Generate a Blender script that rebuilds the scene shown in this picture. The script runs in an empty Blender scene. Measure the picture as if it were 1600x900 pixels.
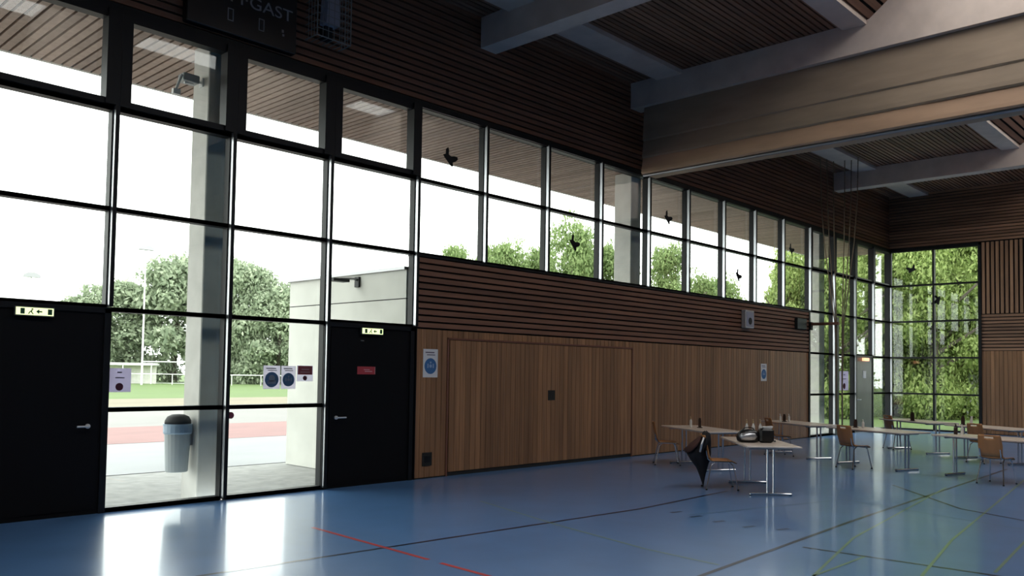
import bpy, math, random
from mathutils import Vector, Matrix
C = bpy.context.scene.collection
sc = bpy.context.scene

# ------------------------------------------------------------------ camera, sky, exposure
YAW, PITCH, ROLL = 0.757703, 0.042238, 0.015291
CAM = Vector((-2.4449, -10.6518, 1.7753))
fw = Vector((math.cos(PITCH)*math.cos(YAW), math.cos(PITCH)*math.sin(YAW), math.sin(PITCH)))
r0 = Vector((math.sin(YAW), -math.cos(YAW), 0)); u0 = r0.cross(fw)
rt = r0*math.cos(ROLL) + u0*math.sin(ROLL); up = -r0*math.sin(ROLL) + u0*math.cos(ROLL)
cd = bpy.data.cameras.new('camera'); cam = bpy.data.objects.new('camera', cd); C.objects.link(cam)
cam.matrix_world = Matrix(((rt.x, up.x, -fw.x, CAM.x), (rt.y, up.y, -fw.y, CAM.y), (rt.z, up.z, -fw.z, CAM.z), (0, 0, 0, 1)))
cd.sensor_width = 36; cd.lens = 36*1320/1600; cd.shift_y = 75/1600; cd.clip_end = 400; cd.clip_start = .05
sc.camera = cam
world = bpy.data.worlds.new('overcast_sky'); sc.world = world; world.use_nodes = True
bg = world.node_tree.nodes['Background']
bg.inputs[0].default_value = (1.0, 0.99, 0.975, 1); bg.inputs[1].default_value = 2.6
sc.view_settings.view_transform = 'Standard'; sc.view_settings.look = 'None'
sc.view_settings.exposure = 0.98; sc.view_settings.gamma = 1.0; sc.view_settings.use_curve_mapping = False
sc.cycles.max_bounces = 10; sc.cycles.diffuse_bounces = 5; sc.cycles.glossy_bounces = 5
sc.cycles.transparent_max_bounces = 24; sc.cycles.use_denoising = True
sc.cycles.caustics_reflective = False; sc.cycles.sample_clamp_indirect = 6

# light portals: they give off nothing, they only tell the renderer where the sky light comes in
def portal(cx, cy, cz, w, h, rot):
    l = bpy.data.lights.new('window_portal', 'AREA'); l.shape = 'RECTANGLE'; l.size = w; l.size_y = h; l.cycles.is_portal = True
    o = bpy.data.objects.new('window_portal', l); C.objects.link(o); o.location = (cx, cy, cz); o.rotation_euler = rot
H = math.pi/2
portal(3.25, .10, 3.08, 6.4, 6.1, (-H, 0, 0)); portal(13.9, .13, 4.92, 15.0, 2.5, (-H, 0, 0)); portal(24.6, .10, 3.08, 6.6, 6.1, (-H, 0, 0))
portal(27.99, -1.42, 3.08, 2.9, 6.1, (-H, 0, -H)); portal(6.9, -7.66, 9.16, 41.8, 2.5, (0, 0, 0))

# ------------------------------------------------------------------ materials
def mat(name, col, rough=.6, metal=0, spec=.5, noise=None, var=0, bump=None, coat=0, emis=None):
    """noise=(scale xyz, amount): procedural mottling / grain; var: colour change from slat to slat"""
    m = bpy.data.materials.new(name); m.use_nodes = True; nt = m.node_tree; N = nt.nodes; L = nt.links
    b = N['Principled BSDF']; b.inputs['Base Color'].default_value = (*col, 1)
    b.inputs['Roughness'].default_value = rough; b.inputs['Metallic'].default_value = metal
    b.inputs['Specular IOR Level'].default_value = spec
    if coat: b.inputs['Coat Weight'].default_value = coat; b.inputs['Coat Roughness'].default_value = .1
    if emis: b.inputs['Emission Color'].default_value = (*emis[0], 1); b.inputs['Emission Strength'].default_value = emis[1]
    src = None
    if noise:
        tc = N.new('ShaderNodeTexCoord'); mp = N.new('ShaderNodeMapping'); mp.inputs['Scale'].default_value = noise[0]
        nz = N.new('ShaderNodeTexNoise'); nz.inputs['Scale'].default_value = 1; nz.inputs['Detail'].default_value = 4
        L.new(tc.outputs['Object'], mp.inputs[0]); L.new(mp.outputs[0], nz.inputs['Vector'])
        src = nz.outputs['Fac']; amt = noise[1]
        mr = N.new('ShaderNodeMapRange'); mr.inputs[1].default_value = .25; mr.inputs[2].default_value = .75
        mr.inputs[3].default_value = 1-amt; mr.inputs[4].default_value = 1+amt; L.new(src, mr.inputs[0]); f = mr.outputs[0]
        if var:
            g = N.new('ShaderNodeNewGeometry'); m2 = N.new('ShaderNodeMapRange'); m2.inputs[3].default_value = 1-var; m2.inputs[4].default_value = 1+var
            L.new(g.outputs['Random Per Island'], m2.inputs[0]); mu = N.new('ShaderNodeMath'); mu.operation = 'MULTIPLY'
            L.new(f, mu.inputs[0]); L.new(m2.outputs[0], mu.inputs[1]); f = mu.outputs[0]
        vm = N.new('ShaderNodeVectorMath'); vm.operation = 'SCALE'; vm.inputs[0].default_value = col
        L.new(f, vm.inputs['Scale']); L.new(vm.outputs[0], b.inputs['Base Color'])
        if bump:
            bp = N.new('ShaderNodeBump'); bp.inputs['Strength'].default_value = bump; bp.inputs['Distance'].default_value = .01
            L.new(src, bp.inputs['Height']); L.new(bp.outputs[0], b.inputs['Normal'])
    return m
M = {}
M['slat_x'] = mat('wood_slats_along_x', (.205, .094, .054), .65, noise=((.8, 14, 14), .3), var=.2)
M['slat_y'] = mat('wood_slats_along_y', (.24, .13, .075), .6, noise=((14, .8, 14), .35), var=.3)
M['ceil'] = mat('ceiling_slat_wood', (.20, .10, .06), .65, noise=((.6, 12, 12), .3), var=.25)
M['board'] = mat('vertical_board_wood', (.31, .155, .072), .5, noise=((16, 16, .7), .3), var=.22)
M['board_far'] = mat('vertical_slat_wood', (.33, .18, .10), .55, noise=((16, 16, .7), .3), var=.25)
M['dark_back'] = mat('dark_backing', (.012, .010, .010), .9)
M['black'] = mat('black_frame_metal', (.005, .006, .008), .5, spec=.3)
M['door'] = mat('black_door_panel', (.003, .003, .004), .6, spec=.18)
M['alu'] = mat('brushed_aluminium_frame', (.55, .57, .60), .35, metal=.85)
M['concrete'] = mat('grey_concrete', (.58, .57, .53), .85, noise=((3, 3, 3), .12), bump=.15)
M['beam'] = mat('roof_beam_concrete', (.60, .50, .43), .8, noise=((2.5, 2.5, 2.5), .12), bump=.1)
M['panel'] = mat('pale_concrete_panel', (.62, .62, .57), .85, noise=((2, 2, 2), .08))
M['plaster'] = mat('plaster', (.35, .33, .30), .9)
M['curtain'] = mat('beige_curtain_fabric', (.31, .235, .165), .75, noise=((5, 1.2, 5), .14), bump=.2)
M['curtain_hem'] = mat('curtain_hem_fabric', (.45, .29, .185), .7, noise=((5, 1.2, 5), .12))
M['soffit'] = mat('eave_slat_wood', (.38, .285, .235), .7, noise=((10, 10, 10), .15), var=.18)
M['chrome'] = mat('chrome_tube', (.75, .75, .76), .18, metal=1)
M['handle'] = mat('satin_door_handle', (.75, .75, .74), .35, spec=.8)
M['steel'] = mat('dull_steel', (.30, .30, .31), .35, metal=.8)
M['ply'] = mat('beech_plywood', (.55, .24, .085), .35, noise=((5, 5, 1.5), .15))
M['top'] = mat('table_laminate', (.78, .66, .56), .25, noise=((3, 9, 3), .06))
M['rubber'] = mat('black_rubber', (.012, .012, .012), .7)
M['cloth'] = mat('black_cloth', (.010, .009, .012), .85, noise=((9, 9, 9), .3), bump=.5)
M['cloth_brown'] = mat('brown_cloth', (.07, .028, .022), .85, noise=((9, 9, 9), .3), bump=.5)
M['leather'] = mat('black_leather', (.010, .010, .011), .35, noise=((20, 20, 20), .2), bump=.3)
M['silver'] = mat('silver_sheen_fabric', (.55, .56, .58), .3, metal=.7)
M['white'] = mat('white_plastic', (.72, .72, .70), .4)
M['paper'] = mat('white_paper', (.80, .79, .78), .8)
M['paper_lilac'] = mat('lilac_paper', (.50, .48, .66), .8)
M['blue'] = mat('blue_print', (.05, .16, .36), .8)
M['blue_pale'] = mat('pale_blue_print', (.30, .42, .60), .8)
M['red'] = mat('red_print', (.48, .05, .06), .7)
M['red_dark'] = mat('dark_red_print', (.17, .03, .05), .7)
M['ink'] = mat('grey_ink', (.14, .12, .16), .8)
M['pinkish'] = mat('pale_pink_print', (.75, .45, .45), .8)
M['green_dark'] = mat('dark_green_pictogram', (.02, .09, .04), .6)
M['exit'] = mat('lit_exit_panel', (.7, .8, .5), .5, emis=((.80, .95, .45), .75))
M['exit_red'] = mat('lit_orange_lamp', (.8, .4, .25), .5, emis=((1.0, .42, .22), 1.0))
M['lettering'] = mat('grey_lettering', (.26, .26, .27), .6)
M['score'] = mat('scoreboard_black', (.007, .007, .008), .4)
M['wire'] = mat('painted_wire', (.24, .24, .22), .5)
M['speaker'] = mat('grey_lilac_speaker', (.33, .33, .40), .5)
M['bin'] = mat('grey_bin_plastic', (.34, .37, .38), .45)
M['bag'] = mat('pale_blue_bin_bag', (.30, .40, .50), .35)
M['rope'] = mat('natural_rope', (.20, .15, .10), .9, noise=((20, 20, 40), .2))
M['wood_bar'] = mat('brown_wooden_bar', (.20, .08, .05), .5)
M['bottle'] = mat('white_bottle', (.75, .74, .70), .25)
M['brass'] = mat('brass_pump', (.65, .48, .25), .3, metal=.6)
M['dark_item'] = mat('dark_brown_plastic', (.035, .018, .015), .4)
M['bark'] = mat('bark', (.13, .11, .09), .9)
M['rail'] = mat('white_rail_paint', (.72, .73, .72), .5)
M['hbar'] = mat('anthracite_paint', (.02, .03, .03), .5)
M['weed'] = mat('yellow_green_weed', (.28, .34, .08), .8)
# ground
M['paving'] = mat('rough_grey_paving', (.27, .27, .26), .9, noise=((5, 5, 5), .22), bump=.6)
M['asphalt'] = mat('wet_pale_asphalt', (.14, .145, .155), .5, noise=((.5, .9, 1), .12), bump=.1)
M['track'] = mat('red_running_track', (.185, .085, .08), .7, noise=((.6, 1.5, 1), .15))
M['pale'] = mat('pale_path', (.165, .157, .15), .7, noise=((.3, .8, 1), .1))
M['sand'] = mat('sandy_strip', (.19, .165, .115), .9, noise=((.3, .6, 1), .12))
M['grass'] = mat('lawn_grass', (.085, .135, .035), .9, noise=((.25, .35, 1), .14))

def translucent(k, f=.65):
    m = M[k]; nt = m.node_tree; N = nt.nodes; L = nt.links; b = N['Principled BSDF']
    t = N.new('ShaderNodeBsdfTranslucent'); c = b.inputs['Base Color'].default_value; t.inputs[0].default_value = tuple(c)
    ms = N.new('ShaderNodeMixShader'); ms.inputs[0].default_value = f
    L.new(b.outputs[0], ms.inputs[1]); L.new(t.outputs[0], ms.inputs[2]); L.new(ms.outputs[0], N['Material Output'].inputs[0])
for k, c in dict(g_paper=(.78, .76, .82), g_lilac=(.58, .55, .66), g_blue=(.18, .36, .62), g_blue_pale=(.45, .55, .68), g_red=(.62, .16, .18), g_redd=(.25, .08, .12), g_ink=(.22, .20, .28), g_pink=(.85, .55, .55)).items():
    M[k] = mat('backlit_print_'+k[2:], c, .8); translucent(k)
def leaf_mat(name, a, b_):
    m = bpy.data.materials.new(name); m.use_nodes = True; nt = m.node_tree; N = nt.nodes; L = nt.links
    p = N['Principled BSDF']; p.inputs['Roughness'].default_value = .7; p.inputs['Specular IOR Level'].default_value = .2
    g = N.new('ShaderNodeNewGeometry'); mx = N.new('ShaderNodeMix'); mx.data_type = 'RGBA'
    L.new(g.outputs['Random Per Island'], mx.inputs['Factor']); mx.inputs['A'].default_value = (*a, 1); mx.inputs['B'].default_value = (*b_, 1)
    L.new(mx.outputs['Result'], p.inputs['Base Color'])
    t = N.new('ShaderNodeBsdfTranslucent'); L.new(mx.outputs['Result'], t.inputs[0])
    ms = N.new('ShaderNodeMixShader'); ms.inputs[0].default_value = .4
    L.new(p.outputs[0], ms.inputs[1]); L.new(t.outputs[0], ms.inputs[2]); L.new(ms.outputs[0], N['Material Output'].inputs[0])
    return m
M['leaf_haze'] = leaf_mat('haze_tinted_foliage', (.17, .22, .14), (.47, .53, .38))  # distance haze is mixed into this leaf colour
M['leaf_mid'] = leaf_mat('mid_green_foliage', (.13, .20, .07), (.34, .43, .19))
M['leaf_fresh'] = leaf_mat('fresh_green_foliage', (.17, .25, .07), (.48, .57, .22))

def glass_mat(name, tint=(.93, .97, .95), base=.05, dirt=0):
    m = bpy.data.materials.new(name); m.use_nodes = True; nt = m.node_tree; N = nt.nodes; L = nt.links
    N.remove(N['Principled BSDF'])
    tr = N.new('ShaderNodeBsdfTransparent'); tr.inputs[0].default_value = (*tint, 1)
    gl = N.new('ShaderNodeBsdfGlossy'); gl.inputs['Roughness'].default_value = 0.0
    lw = N.new('ShaderNodeLayerWeight'); lw.inputs[0].default_value = .5
    pw = N.new('ShaderNodeMath'); pw.operation = 'POWER'; pw.inputs[1].default_value = 4; L.new(lw.outputs['Facing'], pw.inputs[0])
    ma = N.new('ShaderNodeMath'); ma.operation = 'MULTIPLY_ADD'; ma.inputs[1].default_value = .7; ma.inputs[2].default_value = base
    L.new(pw.outputs[0], ma.inputs[0])
    ms = N.new('ShaderNodeMixShader'); L.new(ma.outputs[0], ms.inputs[0]); L.new(tr.outputs[0], ms.inputs[1]); L.new(gl.outputs[0], ms.inputs[2])
    L.new(ms.outputs[0], N['Material Output'].inputs[0])
    return m
M['glass'] = glass_mat('window_glass')
M['skyglass'] = glass_mat('skylight_glazing', (.96, .96, .96), .04)

# floor: varnished blue sports floor
def floor_mat(name, col):
    m = mat(name, col, .28, spec=.8, coat=.4, noise=((1.6, 1.6, 1), .10))
    return m
M['floor'] = floor_mat('blue_sports_floor', (.10, .235, .49))
for k, c in dict(l_black=(.006, .012, .045), l_red=(.62, .06, .07), l_yel=(.20, .32, .22), l_grey=(.09, .22, .36), l_dash=(.02, .07, .16)).items():
    M[k] = floor_mat('floor_line_'+k[2:], c)

# ------------------------------------------------------------------ mesh helpers
class MB:
    def __init__(s): s.v = []; s.f = []; s.m = []; s.mi = 0
    def add(s, vs, fs):
        n = len(s.v); s.v += [tuple(v) for v in vs]; s.f += [tuple(i+n for i in f) for f in fs]; s.m += [s.mi]*len(fs); return s
    def box(s, x0, y0, z0, x1, y1, z1):
        x0, x1 = sorted((x0, x1)); y0, y1 = sorted((y0, y1)); z0, z1 = sorted((z0, z1))
        return s.add([(x0,y0,z0),(x1,y0,z0),(x1,y1,z0),(x0,y1,z0),(x0,y0,z1),(x1,y0,z1),(x1,y1,z1),(x0,y1,z1)],
                     [(0,3,2,1),(4,5,6,7),(0,1,5,4),(1,2,6,5),(2,3,7,6),(3,0,4,7)])
    def bbox(s, x0, y0, z0, x1, y1, z1, c=.006):
        """box with chamfered vertical and horizontal rims (8-gon section along z, inset caps)"""
        def ring(z, d):
            a, b, e, g = x0+d, x1-d, y0+d, y1-d
            return [(a+c,e,z),(b-c,e,z),(b,e+c,z),(b,g-c,z),(b-c,g,z),(a+c,g,z),(a,g-c,z),(a,e+c,z)]
        vs = ring(z0, c)+ring(z0+c, 0)+ring(z1-c, 0)+ring(z1, c)
        fs = [tuple(range(7, -1, -1)), tuple(range(24, 32))]
        for k in range(3):
            for i in range(8): fs.append((k*8+i, k*8+(i+1) % 8, k*8+8+(i+1) % 8, k*8+8+i))
        return s.add(vs, fs)
    def tube(s, pts, r, n=8, cap=True):
        pts = [Vector(p) for p in pts]; rr = r if isinstance(r, (list, tuple)) else [r]*len(pts); vs = []; fs = []
        prev = None
        for i, p in enumerate(pts):
            d = (pts[min(i+1, len(pts)-1)]-pts[max(i-1, 0)]).normalized()
            if prev is None: a = d.orthogonal().normalized()
            else:
                a = prev-d*prev.dot(d); a = a.normalized() if a.length > 1e-6 else d.orthogonal().normalized()
            prev = a; b = d.cross(a)
            for k in range(n):
                t = 2*math.pi*k/n; vs.append(p+(a*math.cos(t)+b*math.sin(t))*rr[i])
        for i in range(len(pts)-1):
            for k in range(n): fs.append((i*n+k, i*n+(k+1) % n, (i+1)*n+(k+1) % n, (i+1)*n+k))
        if cap: fs += [tuple(range(n-1, -1, -1)), tuple(range((len(pts)-1)*n, len(pts)*n))]
        return s.add(vs, fs)
    def lathe(s, prof, cx=0, cy=0, n=16, sx=1, sy=1):
        vs = []; fs = []
        for r, z in prof:
            for k in range(n):
                t = 2*math.pi*k/n; vs.append((cx+r*math.cos(t)*sx, cy+r*math.sin(t)*sy, z))
        for i in range(len(prof)-1):
            for k in range(n): fs.append((i*n+k, i*n+(k+1) % n, (i+1)*n+(k+1) % n, (i+1)*n+k))
        fs += [tuple(range(n-1, -1, -1)), tuple(range((len(prof)-1)*n, len(prof)*n))]
        return s.add(vs, fs)
    def prism(s, prof, axis, a, b):
        """extrude a 2-D outline along an axis from a to b"""
        n = len(prof)
        def P(u, w, t): return {'x': (t, u, w), 'y': (u, t, w), 'z': (u, w, t)}[axis]
        vs = [P(u, w, a) for u, w in prof]+[P(u, w, b) for u, w in prof]
        fs = [tuple(range(n-1, -1, -1)), tuple(range(n, 2*n))]+[(i, (i+1) % n, n+(i+1) % n, n+i) for i in range(n)]
        return s.add(vs, fs)
    def build(s, name, m, parent=None, kind=None, label=None, cat=None, group=None, smooth=False, loc=None, recalc=True):
        me = bpy.data.meshes.new(name); me.from_pydata(s.v, [], s.f)
        for mm in (m if isinstance(m, (list, tuple)) else [m]): me.materials.append(mm)
        if isinstance(m, (list, tuple)): me.polygons.foreach_set('material_index', s.m)
        if recalc:
            import bmesh
            bm = bmesh.new(); bm.from_mesh(me); bmesh.ops.recalc_face_normals(bm, faces=bm.faces); bm.to_mesh(me); bm.free()
        if smooth: me.polygons.foreach_set('use_smooth', [True]*len(me.polygons))
        me.update(); o = bpy.data.objects.new(name, me); C.objects.link(o)
        if parent: o.parent = parent
        if loc: o.location = loc
        if kind: o['kind'] = kind
        if label: o['label'] = label
        if cat: o['category'] = cat
        if group: o['group'] = group
        return o
def thing(name, label, cat, loc=(0, 0, 0), rz=0, group=None):
    o = bpy.data.objects.new(name, None); C.objects.link(o); o.location = loc; o.rotation_euler = (0, 0, rz)
    o['label'] = label; o['category'] = cat; o.empty_display_size = .1
    if group: o['group'] = group
    return o
def dup(root, loc, rz, label, group=None):
    r = root.copy(); C.objects.link(r); r.location = loc; r.rotation_euler = (0, 0, rz); r['label'] = label
    if group: r['group'] = group
    def rec(a, b):
        for ch in list(a.children):
            c = ch.copy(); C.objects.link(c); c.parent = b; rec(ch, c)
    rec(root, r); return r
def text_obj(name, s, size, m, parent, loc, rx=math.pi/2, rz=0, depth=.002, sx=1):
    cu = bpy.data.curves.new(name, 'FONT'); cu.body = s; cu.size = size; cu.extrude = depth; cu.align_x = 'CENTER'; cu.align_y = 'CENTER'
    t = bpy.data.objects.new(name, cu); C.objects.link(t); bpy.context.view_layer.update()
    dg = bpy.context.evaluated_depsgraph_get(); me = bpy.data.meshes.new_from_object(t.evaluated_get(dg)); bpy.data.objects.remove(t)
    me.materials.clear(); me.materials.append(m)
    o = bpy.data.objects.new(name, me); C.objects.link(o); o.location = loc; o.rotation_euler = (rx, 0, rz); o.scale = (sx, 1, 1); o.parent = parent
    return o

# ------------------------------------------------------------------ room geometry constants
MX = [.05, 1.630, 3.182, 4.754, 6.445, 8.010, 9.685, 11.366, 13.098, 14.723, 16.384, 18.004, 19.658, 21.375, 23.084, 24.718, 26.273, 27.878]
XE = 27.878; Z1, Z2, Z3, Z4, Z5 = 1.239, 2.46, 3.69, 4.927, 6.133
CEIL = 8.06; BACKX = -14.0; RIGHTY = -23.0
B = [-6.2, -1.6, 3.3, 7.84, 12.39, 17.8, 23.11]; BW = .38; BZ = 7.5

# ------------------------------------------------------------------ floor (lines are part of it)
fl = MB(); fl.box(BACKX, RIGHTY, -.15, XE, .0, 0)
def line(mi, a, b, w):
    a = Vector(a); b = Vector(b); n = (b-a).normalized(); n = Vector((-n.y, n.x))*w/2; fl.mi = mi; z = .0012+.0002*mi
    fl.add([(a.x-n.x, a.y-n.y, z), (b.x-n.x, b.y-n.y, z), (b.x+n.x, b.y+n.y, z), (a.x+n.x, a.y+n.y, z)], [(0, 1, 2, 3)])
line(1, (1.0, -3.75), (6.87, -4.21), .05); line(1, (6.87, -4.21), (9.3, -4.12), .05)
line(1, (3.3, -6.75), (8.04, -6.51), .05); line(1, (8.04, -6.51), (16.5, -6.25), .05)
line(1, (6.09, -6.78), (6.3, -10.5), .05); line(1, (12.1, -5.6), (10.22, -7.14), .05); line(1, (10.22, -7.14), (9.5, -8.6), .05)
line(2, (2.97, -2.5), (2.86, -4.6), .05); line(2, (2.85, -4.78), (2.72, -8.0), .05)
for a, b in (((5.74, -2.36), (5.15, -4.23)), ((5.15, -4.23), (4.79, -5.72)), ((4.79, -5.72), (4.7, -6.6)), ((4.94, -7.4), (6.1, -7.41)),
             ((4.94, -7.4), (7.0, -6.95)), ((7.0, -6.95), (12.5, -6.3)), ((5.67, -8.08), (7.7, -7.75)), ((7.7, -7.75), (15.0, -6.9)), ((6.31, -8.51), (12.0, -8.0)), ((12.0, -8.0), (20.0, -7.3))):
    line(3, a, b, .03)
line(4, (6.9, -4.9), (9.8, -5.7), .03); line(4, (9.8, -5.7), (9.0, -8.4), .03); line(4, (14.2, -1.0), (14.0, -9.0), .04)
for x, y in ((7.0, -4.65), (6.9, -5.0), (6.8, -5.38), (6.75, -5.8), (6.9, -6.15)): line(5, (x-.09, y), (x+.09, y-.05), .06)
fl.build('floor', [M['floor'], M['l_black'], M['l_red'], M['l_yel'], M['l_grey'], M['l_dash']], kind='structure')

# ------------------------------------------------------------------ walls
def hslats(mb, x0, x1, y0, y1, z0, z1, pitch=.108, h=.076, axis='x'):
    n = int(round((z1-z0)/pitch)); p = (z1-z0)/n
    for i in range(n):
        z = z0+i*p+(p-h)/2; mb.box(x0, y0, z, x1, y1, z+h)
wl = MB()
# backing: wall body pieces (window openings left free)
wl.mi = 1
wl.box(6.445, .0, 0, 21.375, .12, Z3-.03)                       # under the ribbon window
wl.box(BACKX, .0, Z5+.04, XE, .30, 8.9)                         # above all windows
wl.box(BACKX, .0, 0, MX[0], .30, Z5+.04)                        # behind the camera's left
wl.mi = 0
hslats(wl, BACKX, XE, -.045, 0, Z5+.10, CEIL+.02)
hslats(wl, 6.50, 21.375, -.045, 0, 2.47, Z3-.04)
hslats(wl, BACKX, MX[0]-.05, -.045, 0, 0, Z5+.04)
wl.mi = 2
def vboards(mb, x0, x1, z0, z1, y=-.03, p=.125, gap=.008):
    n = int(round((x1-x0)/p)); q = (x1-x0)/n
    for i in range(n): mb.box(x0+i*q+gap/2, y, z0, x0+(i+1)*q-gap/2, 0, z1)
vboards(wl, 6.50, 7.19, .02, 2.455); vboards(wl, 12.57, 21.36, .02, 2.455); vboards(wl, 7.19, 12.57, 2.335, 2.455)
wl.build('wall_left', [M['slat_x'], M['dark_back'], M['board']], kind='structure')

we = MB(); YW = -2.855
we.mi = 1
we.box(XE, RIGHTY, 0, XE+.3, YW-.05, 8.9); we.box(XE, YW-.05, Z5+.04, XE+.3, .3, 8.9)
we.mi = 0
n = 18; pz = (CEIL+.02-Z5-.10)/n
for i in range(n): we.box(XE-.045, RIGHTY, Z5+.10+i*pz+.016, XE, -.045, Z5+.10+i*pz+.092)
for i in range(11): p = (3.87-2.68)/11; we.box(XE-.045, RIGHTY, 2.68+i*p+.015, XE, YW-.07, 2.68+i*p+.09)
we.mi = 2
y = YW-.07
while y > RIGHTY:
    we.box(XE-.03, y-.115, .02, XE, y, 2.675); y -= .125
we.mi = 3
y = YW-.09
while y > RIGHTY:
    we.box(XE-.05, y-.085, 3.88, XE, y, Z5+.07); y -= .135
we.build('wall_far', [M['slat_y'], M['dark_back'], M['board'], M['board_far']], kind='structure')
w = MB(); w.box(BACKX, RIGHTY-.3, 0, XE+.3, RIGHTY, 8.9); w.build('wall_right', M['plaster'], kind='structure')
w = MB(); w.box(BACKX-.3, RIGHTY-.3, 0, BACKX, .3, 8.9); w.build('wall_back', M['plaster'], kind='structure')
# base strips
w = MB(); w.box(6.46, -.036, 0, 7.19, -.0, .02); w.box(12.57, -.036, 0, 21.375, 0, .02); w.build('baseboard_left', M['dark_back'], kind='structure')
w = MB(); w.box(XE-.036, RIGHTY, 0, XE, YW-.05, .02); w.build('baseboard_far', M['dark_back'], kind='structure')
# corner/edge trims
w = MB(); w.box(6.485, -.06, 0, 6.50, -.0, Z3-.02); w.build('trim_1', M['black'], kind='structure')
w = MB(); w.box(21.33, -.06, 0, 21.42, .12, Z3-.02); w.build('trim_2', M['black'], kind='structure')
w = MB(); w.box(MX[0]-.06, -.08, Z5-.02, XE, .1, Z5+.09); w.build('trim_3', M['black'], kind='structure')
w = MB(); w.box(6.42, -.07, Z3-.045, 21.40, .12, Z3-.005); w.build('trim_4', M['black'], kind='structure')
w = MB(); w.box(XE-.08, YW-.07, 0, XE+.1, YW-.005, Z5+.09); w.box(XE-.08, YW-.07, Z5, XE+.1, .1, Z5+.09); w.build('trim_5', M['black'], kind='structure')

# ------------------------------------------------------------------ windows of the long wall, one per bay
def window(n, xa, xb, zs, sash=False, left_post=True):
    """frame: posts (aluminium flank, black face) and transoms; glass: child"""
    f = MB(); fw_ = .028
    z0, z1 = zs[0], zs[-1]
    # posts: black glazing frame, aluminium flank inside the room, narrow black face
    for x in ([xa, xb] if left_post else [xb]):
        f.mi = 0; f.box(x-.036, -.03, z0, x+.036, .09, z1); f.box(x-.024, -.118, z0, x+.024, -.104, z1)
        f.mi = 1; f.box(x-.020, -.104, z0, x+.020, -.03, z1)
    f.mi = 0
    for z in zs:
        hh = .028
        f.box(xa+.036, -.04, z-hh, xb-.036, .09, z+hh); f.box(xa+.02, -.04, z-hh*.9, xb-.02, -.001, z+hh*.9)
    o = f.build('window_%d' % n, [M['black'], M['alu']], kind='structure')
    g = MB()
    for a, b in zip(zs[:-1], zs[1:]): g.box(xa+fw_*.7, .045, a+.02, xb-fw_*.7, .057, b-.02)
    g.build('glass', M['glass'], o)
    if sash:
        t = .12 if sash == 1 else .05; s = MB(); a, b = zs[-2]+.03, zs[-1]
        s.box(xa+.025, -.121, a, xa+.03+t, .06, b); s.box(xb-.03-t, -.121, a, xb-.025, .06, b)
        tb = .075 if sash == 1 else .04
        s.box(xa+.025, -.085, a, xb-.025, .06, a+tb); s.box(xa+.025, -.085, b-tb-.03, xb-.025, .06, b)
        s.build('opening_sash', M['black'], o)
    return o
wn = 0
for i in range(17):
    wn += 1; xa, xb = MX[i], MX[i+1]
    if i in (0, 3): zs = [Z2+.03, Z3, Z4, Z5]; s = 1
    elif i in (1, 2): zs = [.03, Z1, Z2, Z3, Z4, Z5]; s = 1
    elif i < 13: zs = [Z3, Z4, Z5]; s = 0
    elif i == 15: zs = [Z2+.03, Z3, Z4, Z5]; s = 2
    else: zs = [.03, Z1, Z2, Z3, Z4, Z5]; s = 2
    window(wn, xa, xb, zs, s, left_post=(i == 0))
# end-wall window: two bays
for k, (ya, yb) in enumerate(((0, -1.466), (-1.466, YW))):
    wn += 1; f = MB(); f.mi = 0
    f.box(XE-.045, yb-.03, .03, XE-.012, yb+.03, Z5)
    f.box(XE-.012, yb-.024, .03, XE+.14, yb+.024, Z5)
    f.mi = 0
    if k == 0: f.box(XE-.06, -.04, 0, XE+.12, .12, Z5)
    for z in (.03, Z1, Z2, Z3, Z4, Z5): f.box(XE-.04, yb+.024, z-.028, XE+.11, ya-.024, z+.028)
    o = f.build('window_%d' % wn, [M['black'], M['alu']], kind='structure')
    g = MB(); zz = (.03, Z1, Z2, Z3, Z4, Z5)
    for a, b in zip(zz[:-1], zz[1:]): g.box(XE+.045, yb+.02, a+.02, XE+.057, ya-.02, b-.02)
    g.build('glass', M['glass'], o)
# dark stout post at bay 14 (lower part)
w = MB(); w.box(MX[14]-.085, -.18, 0, MX[14]+.085, -.12, Z3-.1); w.build('trim_6', M['hbar'], kind='structure')

# ------------------------------------------------------------------ doors
def lever(parent, x, z, dirx, m):
    h = MB(); h.tube([(x, -.05, z), (x, -.10, z), (x+.03*dirx, -.115, z), (x+.14*dirx, -.115, z)], .012, 8); h.lathe([(.028, -.012), (.028, .012)], 0, 0, 12)
    k = len(h.v)-24
    for i in range(24): a = h.v[k+i]; h.v[k+i] = (x+a[0], -.055+a[2], z+a[1])
    return h.build('handle', M['handle'], parent)
def door(n, xa, xb, ztop, m, handle_x, hdir):
    d = MB(); d.box(xa+.05, -.035, .0, xb-.05, .03, ztop-.05)
    d.box(xa+.09, -.045, .06, xb-.09, -.035, ztop-.1)
    o = d.build('door_%d' % n, m, kind='structure')
    f = MB(); f.box(xa-.03, -.06, 0, xa+.048, .1, ztop); f.box(xb-.048, -.06, 0, xb+.03, .1, ztop); f.box(xa-.03, -.06, ztop-.048, xb+.03, .1, ztop+.02)
    f.build('door_frame', M['black'], o)
    lever(o, handle_x, 1.05, hdir, M['chrome'])
    return o
d1 = door(1, MX[0], MX[1], Z2, M['door'], 1.43, -1)
d2 = door(2, MX[3], MX[4]-.03, Z2, M['door'], 4.96, 1)
h = MB(); h.box(5.38, -.056, 2.21, 5.44, -.046, 2.225); h.build('door_closer_plate', M['steel'], d2)
M['door_grey'] = mat('grey_door_panel', (.05, .055, .06), .4, noise=((3, 3, 1.5), .25))
d3 = door(3, MX[15], MX[16], Z2, M['door_grey'], 24.95, 1)
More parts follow.
